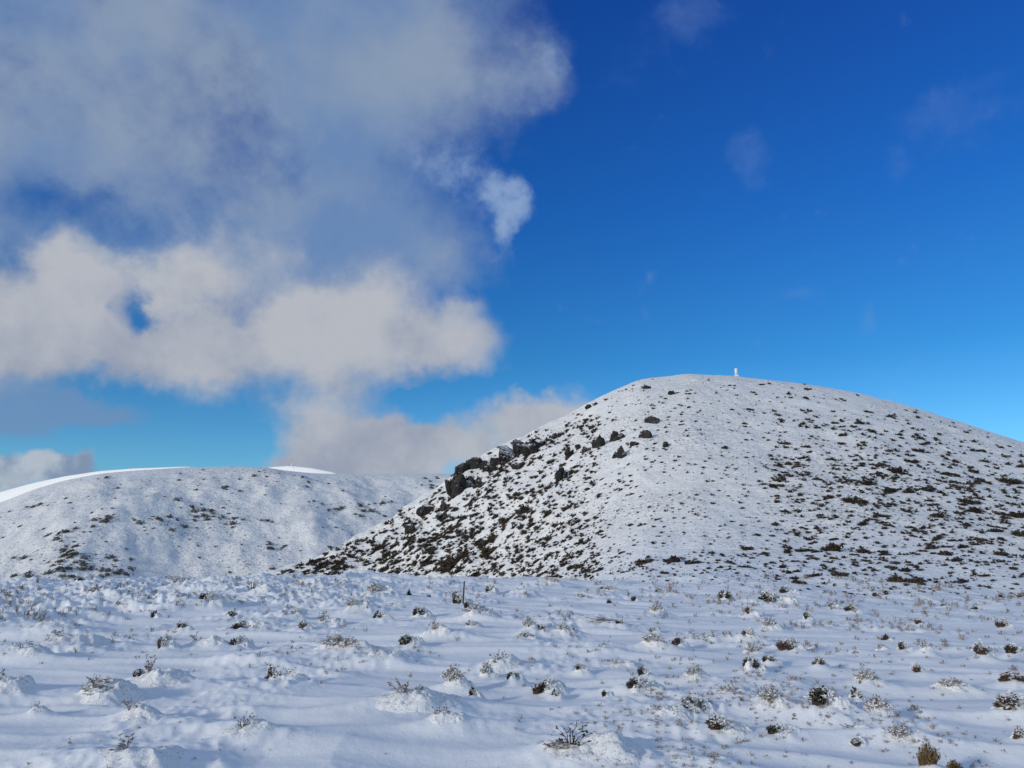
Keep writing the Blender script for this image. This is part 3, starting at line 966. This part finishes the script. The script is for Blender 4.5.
# twig tips poking through the snow everywhere: past counting
V, Fs = [], []
small = [sprigs(700 + q, 5, (0.5, 0.4), 1.0, 5, 0.16, (0.1, 0), 0.03) for q in range(6)]
small = [join_(a, b) for a, b in small]
rs_ = np.random.RandomState(5)
pts = []
while len(pts) < 2000:
    px, py = rs_.uniform(-30, 1054), rs_.uniform(578, 775)
    dens = 0.25 + 0.75 * (px > 650) * (1 - 0.4 * (py > 700)) + 0.3 * (py < 620)
    az, te = ray(px, py)
    x_, y_, r_ = hit_near(px, py)
    dens *= 1 - 0.8 * sst(560, 380, px) * sst(645, 680, py)
    dens *= 0.10 + 2.2 * max(0.0, float(pn(np.array([x_ / 2.0 + 3]), np.array([y_ / 3.4]))[0]) + 0.02)
    if rs_.rand() < dens:
        pts.append((x_, y_, r_))
pa = np.array(pts)
zs = gz(pa[:, 0], pa[:, 1])
for (x_, y_, r_), z_ in zip(pts, zs):
    v, f = small[rs_.randint(6)]
    s = r_ / F * rs_.uniform(2.5, 8.0)
    a = rs_.uniform(0, 6.28)
    b = len(V)
    v = np.array(v) * np.array([s, s, s * rs_.uniform(0.5, 0.9)])
    V += np.stack([v[:, 0] * math.cos(a) - v[:, 1] * math.sin(a) + x_, v[:, 0] * math.sin(a) + v[:, 1] * math.cos(a) + y_, v[:, 2] + z_ - 0.01], 1).tolist()
    Fs += [tuple(b + k for k in q) for q in f]
tag(link('twig_tips', mesh('twig_tips', V, Fs), M_TWIG), 'fine brown twig tips poking through the foreground snow', 'twigs', kind='stuff')

# ------------------------------------------------------------------ shrubs on the near hill
HS = []           # px, py, width px, height factor, brown?
for t in [(870, 412, 10), (836, 423, 8), (843, 427, 8), (805, 447, 12), (810, 452, 10), (802, 457, 9), (837, 466, 9), (896, 474, 24), (878, 466, 13), (911, 462, 10),
          (953, 475, 14), (982, 481, 18), (1013, 481, 23), (867, 489, 17), (891, 495, 14), (928, 494, 19), (911, 496, 14), (882, 498, 10), (961, 504, 16), (832, 501, 14),
          (853, 507, 23), (891, 508, 11), (978, 512, 16), (961, 514, 12), (1000, 514, 12), (1019, 518, 16), (837, 522, 9), (862, 528, 13), (888, 529, 11), (937, 520, 18),
          (967, 529, 17), (921, 533, 13), (937, 540, 11), (996, 527, 13), (997, 534, 12), (1001, 542, 11), (1019, 538, 22), (928, 550, 13), (948, 557, 13), (862, 552, 15),
          (836, 551, 21), (805, 550, 15), (906, 572, 19), (905, 583, 27), (923, 582, 13), (961, 582, 16), (841, 578, 14), (813, 577, 18), (796, 572, 11), (797, 585, 14),
          (787, 592, 11), (1000, 557, 16), (983, 576, 13), (964, 550, 10), (884, 561, 10), (897, 564, 10), (780, 466, 9), (776, 505, 9), (778, 499, 7), (758, 536, 9),
          (744, 547, 12), (775, 524, 12), (766, 553, 12), (787, 550, 12), (675, 563, 20), (695, 564, 16), (641, 565, 18), (601, 571, 10), (626, 574, 9), (663, 573, 9),
          (729, 563, 12), (746, 568, 12), (783, 568, 12), (795, 561, 9), (568, 509, 10), (616, 488, 9), (630, 521, 9), (640, 524, 8), (656, 518, 6), (601, 530, 8),
          (726, 450, 7), (601, 480, 8), (631, 480, 7), (744, 422, 6), (780, 419, 8), (809, 390, 8), (761, 385, 9), (682, 425, 6), (712, 553, 8), (582, 543, 8), (563, 560, 11),
          (456, 567, 30), (489, 552, 22), (506, 523, 12), (526, 514, 17), (430, 566, 16), (409, 524, 18), (545, 520, 12), (520, 560, 12), (535, 562, 11), (550, 556, 10),
          (400, 560, 15), (375, 552, 16), (340, 566, 18), (318, 569, 16), (420, 545, 12), (570, 480, 9), (440, 575, 12), (478, 574, 13), (500, 570, 10)]:
    HS.append((t[0], t[1], t[2]))
hand = len(HS)
rs2 = np.random.RandomState(21)


def ridge_y(px):
    return float(np.interp(px, [280, 330, 370, 400, 440, 480, 520, 560, 600, 640, 690, 735, 800, 860, 920, 970, 1024],
                           [571, 552, 532, 513, 484, 457, 439, 420, 397, 379, 374, 376, 383, 393, 409, 425, 442]))


def dens(px, py):
    ry = ridge_y(px)
    if py < ry + 5:
        return 0.0
    d = 0.10
    if px < 700:                                                       # steep left flank
        low = (py - ry) / max(20, 578 - ry)
        d = 0.40 + 0.40 * low
        k = min(1, max(0, (px - 470 - 0.25 * (578 - py)) / 150))
        d = d * (1 - k) + k * (0.08 + 0.45 * (py > 556) * (py < 578))
    elif px < 770:
        d = 0.10 + 0.5 * (py > 552) * (py < 578) - 0.05 * (py < 470)
    else:
        k = (py - ry) / (578 - ry)
        d = 0.05 + 0.07 * min(1, k * 4) + 0.66 * math.exp(-((k - 0.45) / 0.2) ** 2) + 0.42 * math.exp(-((k - 0.85) / 0.18) ** 2)
    return d * (0.35 + 1.3 * max(0, 0.5 + float(pn(np.array([px / 26.]), np.array([py / 13.]))[0]) * 1.2))


def on_foot(px, py):
    x, y, r = hit_far(px, py)
    return r > float(look(HILL[2], math.atan2(x, y))) * 0.97


while len(HS) < 300:
    px, py = rs2.uniform(285, 1024), rs2.uniform(385, 592)
    if rs2.rand() < dens(px, py) and on_foot(px, py):
        w = rs2.uniform(7, 11) if px < 600 else rs2.uniform(6.5, 10) if px > 770 else rs2.uniform(5, 7)
        HS.append((px, py, w))


def hshrub(seed):
    """a broken patch of heather made of a few clumps, one unit wide"""
    r_ = random.Random(seed)
    parts = []
    for c_ in range(r_.choice((3, 4, 5))):
        sz = r_.uniform(0.35, 0.65)
        ox, oy = (r_.uniform(-.4, .4), r_.uniform(-.4, .4)) if c_ else (0.0, 0.0)
        hz = sz * r_.uniform(0.9, 1.5)
        (lv, lf), _st = sprigs(seed * 9 + c_, 16, (0.5, 0.5), 1.0, 8, 0.26, (0, 0), 0.012)
        cv, cf = core(seed + c_ * 3, 0.34, 0.32, 0.6, 0.05, 2, 0.6, 2.4)
        for (v, f) in ((lv, lf), (cv, cf)):
            parts.append(([(p_[0] * sz + ox, p_[1] * sz + oy, p_[2] * hz) for p_ in v], f))
    return mesh('heather_shrub', *join_(*parts))


HSM = [hshrub(800 + q) for q in range(12)]
for q, me in enumerate(HSM):
    me.materials.append(M_HBROWN if q >= 10 else M_HSHRUB)


def frame_at(x, y):
    e = 1.5
    hx = gz(np.array([x + e, x - e, x, x]), np.array([y, y, y + e, y - e]))
    nx, ny = -(hx[0] - hx[1]) / (2 * e), -(hx[2] - hx[3]) / (2 * e)
    nv = Vector((nx * 0.8, ny * 0.8, 1)).normalized()
    tx = Vector((1, 0, 0))
    tx = (tx - nv * tx.dot(nv)).normalized()
    return Matrix((tx, nv.cross(tx), nv)).transposed().to_4x4()


ZONES = [('on the steep left flank below the dark crags', lambda x, y: x < 470),
         ('on the rocky left slope between crags and hill foot', lambda x, y: x < 600 and y > 490),
         ('high on the left slope above the crags', lambda x, y: x < 640 and y <= 490),
         ('in the row along the hill foot below the summit', lambda x, y: x < 760 and y > 545),
         ('on the open snowy middle of the hill face', lambda x, y: x < 770 and y > 440),
         ('near the summit beneath the white pillar', lambda x, y: x < 830 and y <= 440),
         ('on the upper right shoulder of the hill', lambda x, y: y < 455),
         ('in the dense upper band on the right slope', lambda x, y: y < 505),
         ('in the middle of the dense right slope', lambda x, y: y < 545),
         ('low on the right slope just above the flat snow', lambda x, y: True)]
zone_of = []
for (px, py, w) in HS:
    zone_of.append(next(q for q, (_n, f) in enumerate(ZONES) if f(px, py)))
labels = {}
for q, (zn, _f) in enumerate(ZONES):
    ids = [k for k in range(len(HS)) if zone_of[k] == q]
    by = lambda key, rev=False: sorted([k for k in ids if k not in labels], key=key, reverse=rev)
    for phrase, key, rev in (('widest dark shrub', lambda k: HS[k][2], True), ('second widest dark shrub', lambda k: HS[k][2], True),
                             ('leftmost dark shrub', lambda k: HS[k][0], False), ('rightmost dark shrub', lambda k: HS[k][0], True),
                             ('highest dark shrub', lambda k: HS[k][1], False), ('lowest dark shrub', lambda k: HS[k][1], True)):
        c = by(key, rev)
        if c:
            # only where it is truly the extreme of its zone
            best = sorted(ids, key=key, reverse=rev)
            want_ = best[1] if phrase.startswith('second') and len(best) > 1 else best[0]
            if want_ not in labels:
                labels[want_] = '%s %s' % (phrase, zn)
for (rx_, ry_, rn) in [(504, 462, 'the largest dark crag'), (474, 467, 'the flat crag on the skyline'), (459, 495, 'the tall pointed crag'), (427, 510, 'the outcrop on the left ridge'),
                        (653, 421, 'the wide lone boulder'), (646, 388, 'the small rock by the summit skyline'), (608, 443, 'the two side by side rocks'), (621, 456, 'the broken grey rock'),
                        (570, 458, 'the grey rock on the left slope'), (736, 376, 'the white pillar')]:
    free = sorted([k for k in range(len(HS)) if k not in labels], key=lambda k: math.hypot(HS[k][0] - rx_, HS[k][1] - ry_))
    below = [k for k in free if HS[k][1] > ry_ + 3 and abs(HS[k][0] - rx_) < 40]
    if below:
        labels[below[0]] = 'dark shrub on the snow closest below %s' % rn
for k, (px, py, w) in enumerate(HS):
    x, y, r = hit_far(px, py)
    me = HSM[rs2.randint(11)]
    if k == 43 or (px, py) in ((905, 583), (1019, 538), (456, 567), (489, 552)):
        me = HSM[10 + k % 2]
    o = link('heather_shrub', me, None)
    z = float(gz(x, y))
    s = w * r / F
    left = px < 600
    sc = Matrix.Diagonal((s, s * rs2.uniform(0.5, 0.8), s * (rs2.uniform(0.42, 0.6) if left else rs2.uniform(0.30, 0.46)) * (1.25 if w < 9 else 1.0), 1))
    yaw = Matrix.Rotation(rs2.uniform(-0.6, 0.45), 4, 'Z')
    o.matrix_world = Matrix.Translation((x, y, z - 0.04 * s)) @ frame_at(x, y) @ yaw @ sc
    zn = ZONES[zone_of[k]][0]
    if k in labels:
        tag(o, labels[k], 'shrub', 'shrubs ' + zn)
    else:
        tag(o, 'dark heather shrub %s, one of many' % zn, 'shrub', 'shrubs ' + zn)

# the countless smaller ones
V, Fs = [], []
tiny = []
for q in range(8):
    a, b = sprigs(900 + q, 8, (0.5, 0.5), 1.0, 3, 0.4, (0, 0), 0.02)
    cv, cf = core(q + 50, 0.36, 0.36, 0.6, 0.05, 1, 0.5, 2.0)
    v, f = join_(a, (cv, cf))
    tiny.append((np.array(v), f))
cnt = 0
while cnt < 6200:
    px, py = rs2.uniform(275, 1030), rs2.uniform(376, 596)
    d = min(1.0, (0.10 if px > 600 else 0.16) + dens(px, py) * min(1.0, max(0.5, 1.0 - (px - 520) / 300)))
    if py < ridge_y(px) + 1:
        continue
    if rs2.rand() < d:
        x, y, r = hit_far(px, py)
        if r < float(look(HILL[2], math.atan2(x, y))) * 0.97:
            continue
        z = float(gz(x, y))
        big = rs2.rand() ** 2.2
        w = (1.8 + 5.2 * big) if px < 600 else (1.3 + (5.0 if px > 770 else 3.6) * big)
        s = w * r / F
        v, f = tiny[rs2.randint(8)]
        M3 = np.array(frame_at(x, y).to_3x3() @ Matrix.Rotation(rs2.uniform(-0.4, 0.4), 3, 'Z')) if False else np.array(frame_at(x, y).to_3x3())
        vv = (v * np.array([s, s * 0.7, s * (0.55 if px < 600 else 0.46)])) @ M3.T + np.array([x, y, z - 0.03 * s])
        b = len(V)
        V += vv.tolist()
        Fs += [tuple(b + k for k in q) for q in f]
        cnt += 1
tag(link('small_shrubs', mesh('small_shrubs', V, Fs), M_HSHRUB), 'countless small dark heather tufts dotted over the near hill', 'shrubs', kind='stuff')

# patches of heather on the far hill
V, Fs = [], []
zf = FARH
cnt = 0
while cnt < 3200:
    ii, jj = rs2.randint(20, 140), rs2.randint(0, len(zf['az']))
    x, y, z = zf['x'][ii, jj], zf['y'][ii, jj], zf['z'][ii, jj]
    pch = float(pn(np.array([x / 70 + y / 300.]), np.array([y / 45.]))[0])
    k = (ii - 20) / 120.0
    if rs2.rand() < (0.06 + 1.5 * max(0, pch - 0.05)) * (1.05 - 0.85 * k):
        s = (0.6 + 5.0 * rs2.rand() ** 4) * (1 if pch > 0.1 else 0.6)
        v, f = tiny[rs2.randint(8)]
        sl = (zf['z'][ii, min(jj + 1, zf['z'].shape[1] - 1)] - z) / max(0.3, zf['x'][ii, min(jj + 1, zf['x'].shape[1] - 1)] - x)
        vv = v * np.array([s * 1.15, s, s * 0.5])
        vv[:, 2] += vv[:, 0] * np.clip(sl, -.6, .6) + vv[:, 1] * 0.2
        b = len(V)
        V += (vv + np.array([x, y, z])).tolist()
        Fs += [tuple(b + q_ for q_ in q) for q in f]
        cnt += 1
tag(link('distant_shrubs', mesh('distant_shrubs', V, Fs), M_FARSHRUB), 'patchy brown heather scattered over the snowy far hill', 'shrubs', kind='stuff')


# ------------------------------------------------------------------ rocks
def rock(seed, lev=4):
    """a broken outcrop: several angular blocks grown into one another, about one unit wide and high"""
    r_ = np.random.RandomState(seed)
    parts = []
    Vv, T = icosphere(lev)
    for q in range(6):
        s = seed * 7.7 + q * 3.1
        k = 1.0 if q == 0 else r_.uniform(0.4, 0.75)
        P_ = Vv * (0.78 + np.abs(pn3(Vv * 1.7 + s)) * 0.55 + np.abs(pn3(Vv * 4.1 + s + 1)) * 0.35 + np.abs(pn3(Vv * 9.0 + s)) * 0.3 + np.abs(pn3(Vv * 19.0 + s)) * 0.14)[:, None]
        for _ in range(10):
            nv = r_.randn(3) * np.array([1, 1, 0.6])
            nv /= np.linalg.norm(nv)
            P_ -= np.maximum(P_ @ nv - r_.uniform(0.5, 0.85), 0)[:, None] * nv * 0.8
        P_ = P_ * np.array([0.36, 0.32, 0.5]) * k
        if q:
            P_ += np.array([r_.uniform(-.42, .42), r_.uniform(-.3, .2), r_.uniform(-0.2, 0.18)])
        parts.append((P_, T))
    V, Fs = join_(*parts)
    me = mesh('rock', V, Fs, False)
    me.materials.append(M_ROCK)
    return me


ROCKS = [rock(k) for k in range(7)]
for k, (px, py, w, h, lab) in enumerate([
        (508, 462, 33, 27, 'largest dark crag on the left skyline of the hill'),
        (528, 455, 25, 20, 'jagged crag joined to the right of the largest dark crag'),
        (474, 467, 27, 15, 'flat dark crag left of the largest one on the skyline'),
        (459, 495, 27, 28, 'tall pointed dark crag on the left slope below the flat one'),
        (445, 509, 13, 13, 'narrow rock at the left of the tall pointed crag'),
        (428, 511, 20, 13, 'dark outcrop on the left ridge, lowest of the large ones'),
        (411, 530, 16, 14, 'rock low on the left ridge among dense shrubs'),
        (653, 421, 21, 10, 'wide lone grey boulder on smooth snow below the summit'),
        (646, 388, 12, 7, 'small dark rock just beneath the summit skyline'),
        (616, 440, 17, 15, 'grey upright rock, right one of two side by side'),
        (600, 446, 16, 16, 'grey upright rock, left one of two side by side'),
        (621, 456, 18, 15, 'broken grey rock below the two side by side'),
        (646, 437, 18, 13, 'grey rock broken in pieces below the wide lone boulder'),
        (666, 446, 12, 8, 'small rock right of the broken grey rock'),
        (570, 458, 13, 14, 'grey rock on the left slope right of the largest crag'),
        (567, 476, 19, 16, 'broken rock below the grey rock on the left slope'),
        (589, 408, 11, 6, 'small rock on the skyline above the crags'),
        (673, 394, 10, 5, 'thin rock ledge right of the rock near the summit'),
        (543, 445, 13, 8, 'low rock on the skyline right of the crags'),
        (492, 470, 15, 9, 'low rock wedged between the flat crag and the largest crag'),
        (519, 469, 14, 9, 'rough rock at the foot of the largest dark crag'),
        (468, 482, 10, 8, 'rough rock between the flat crag and the tall pointed one'),
        (441, 519, 14, 10, 'low rough rock beneath the narrow rock'),
        (480, 486, 12, 8, 'small rock right of the tall pointed crag'),
        (554, 436, 11, 6, 'small rock on the skyline, uphill of the low one'),
        (586, 452, 11, 8, 'small rock left of the two side by side rocks'),
        (634, 446, 11, 8, 'small rock between the broken grey rock and the broken pieces')]):
    x, y, r = hit_far(px, py)
    z = float(gz(x, y))
    s = r / F
    o = link('rock', ROCKS[k % 7], None)
    o.location = (x, y, z + (0.10 if h > 17 else 0.03) * h * s)
    o.rotation_euler = (rnd.uniform(-.15, .15), -0.30 if px < 600 else -0.15, rnd.uniform(-0.5, 0.5) + (k // 7) * 1.9)
    o.scale = (w * s * 1.1, w * s * 1.0, h * s * 1.1)
    tag(o, lab, 'rock', 'rocks on the left slope of the hill')


# ------------------------------------------------------------------ pillar on the summit, stake, marker on the far summit
def prism(n, rings):
    V, Fs = [], []
    for (rad, z) in rings:
        for k in range(n):
            a = 2 * math.pi * (k + 0.5) / n
            V.append((rad * math.cos(a), rad * math.sin(a), z))
    for i in range(len(rings) - 1):
        for k in range(n):
            Fs.append((i * n + k, i * n + (k + 1) % n, (i + 1) * n + (k + 1) % n, (i + 1) * n + k))
    Fs.append(tuple(range(n))[::-1])
    Fs.append(tuple(range((len(rings) - 1) * n, len(rings) * n)))
    return V, Fs


az = float(ray(736.5, 377)[0])
R_ = float(look(HILL[1], az)) - 6
x, y = R_ * math.sin(az), R_ * math.cos(az)
e = bpy.data.objects.new('survey_pillar', None)
C.objects.link(e)
e.location = (x, y, float(gz(x, y)) - 0.1)
tag(e, 'white survey pillar standing alone on the hill summit', 'pillar')
link('base', mesh('base', *prism(4, [(0.72, 0), (0.72, 0.40), (0.68, 0.45)])), M_PAINT, e)
link('column', mesh('column', *prism(16, [(0.46, 0.44), (0.43, 2.3), (0.43, 2.34)]), True), M_PAINT, e)
link('cap', mesh('cap', *prism(16, [(0.48, 2.33), (0.48, 2.43), (0.42, 2.48)])), M_PAINT, e)

x, y, r = hit(463, 606)
z = float(gz(x, y))
s = r / F
o = link('wooden_stake', mesh('wooden_stake', *prism(6, [(0.8 * s, -3 * s), (0.85 * s, 0), (0.75 * s, 12 * s), (0.7 * s, 20 * s), (0.35 * s, 21.5 * s)])), M_WOOD)
o.location = (x, y, z)
o.rotation_euler = (0.03, 0.04, 0.3)
tag(o, 'thin dark wooden stake standing upright in the snow beside an olive brown bush', 'stake')

az, te = ray(292, 466.3)
r = 1141.0
x, y = r * math.sin(az), r * math.cos(az)
o = link('summit_marker', mesh('summit_marker', *prism(8, [(1.3, -1.5), (1.2, 0.8), (0.8, 2.4), (0.6, 4.6), (0.3, 5.0)])), M_PAINT)
o.location = (x, y, ZC + r * float(te))
tag(o, 'tiny pale marker post on the sunlit summit far behind', 'marker post')
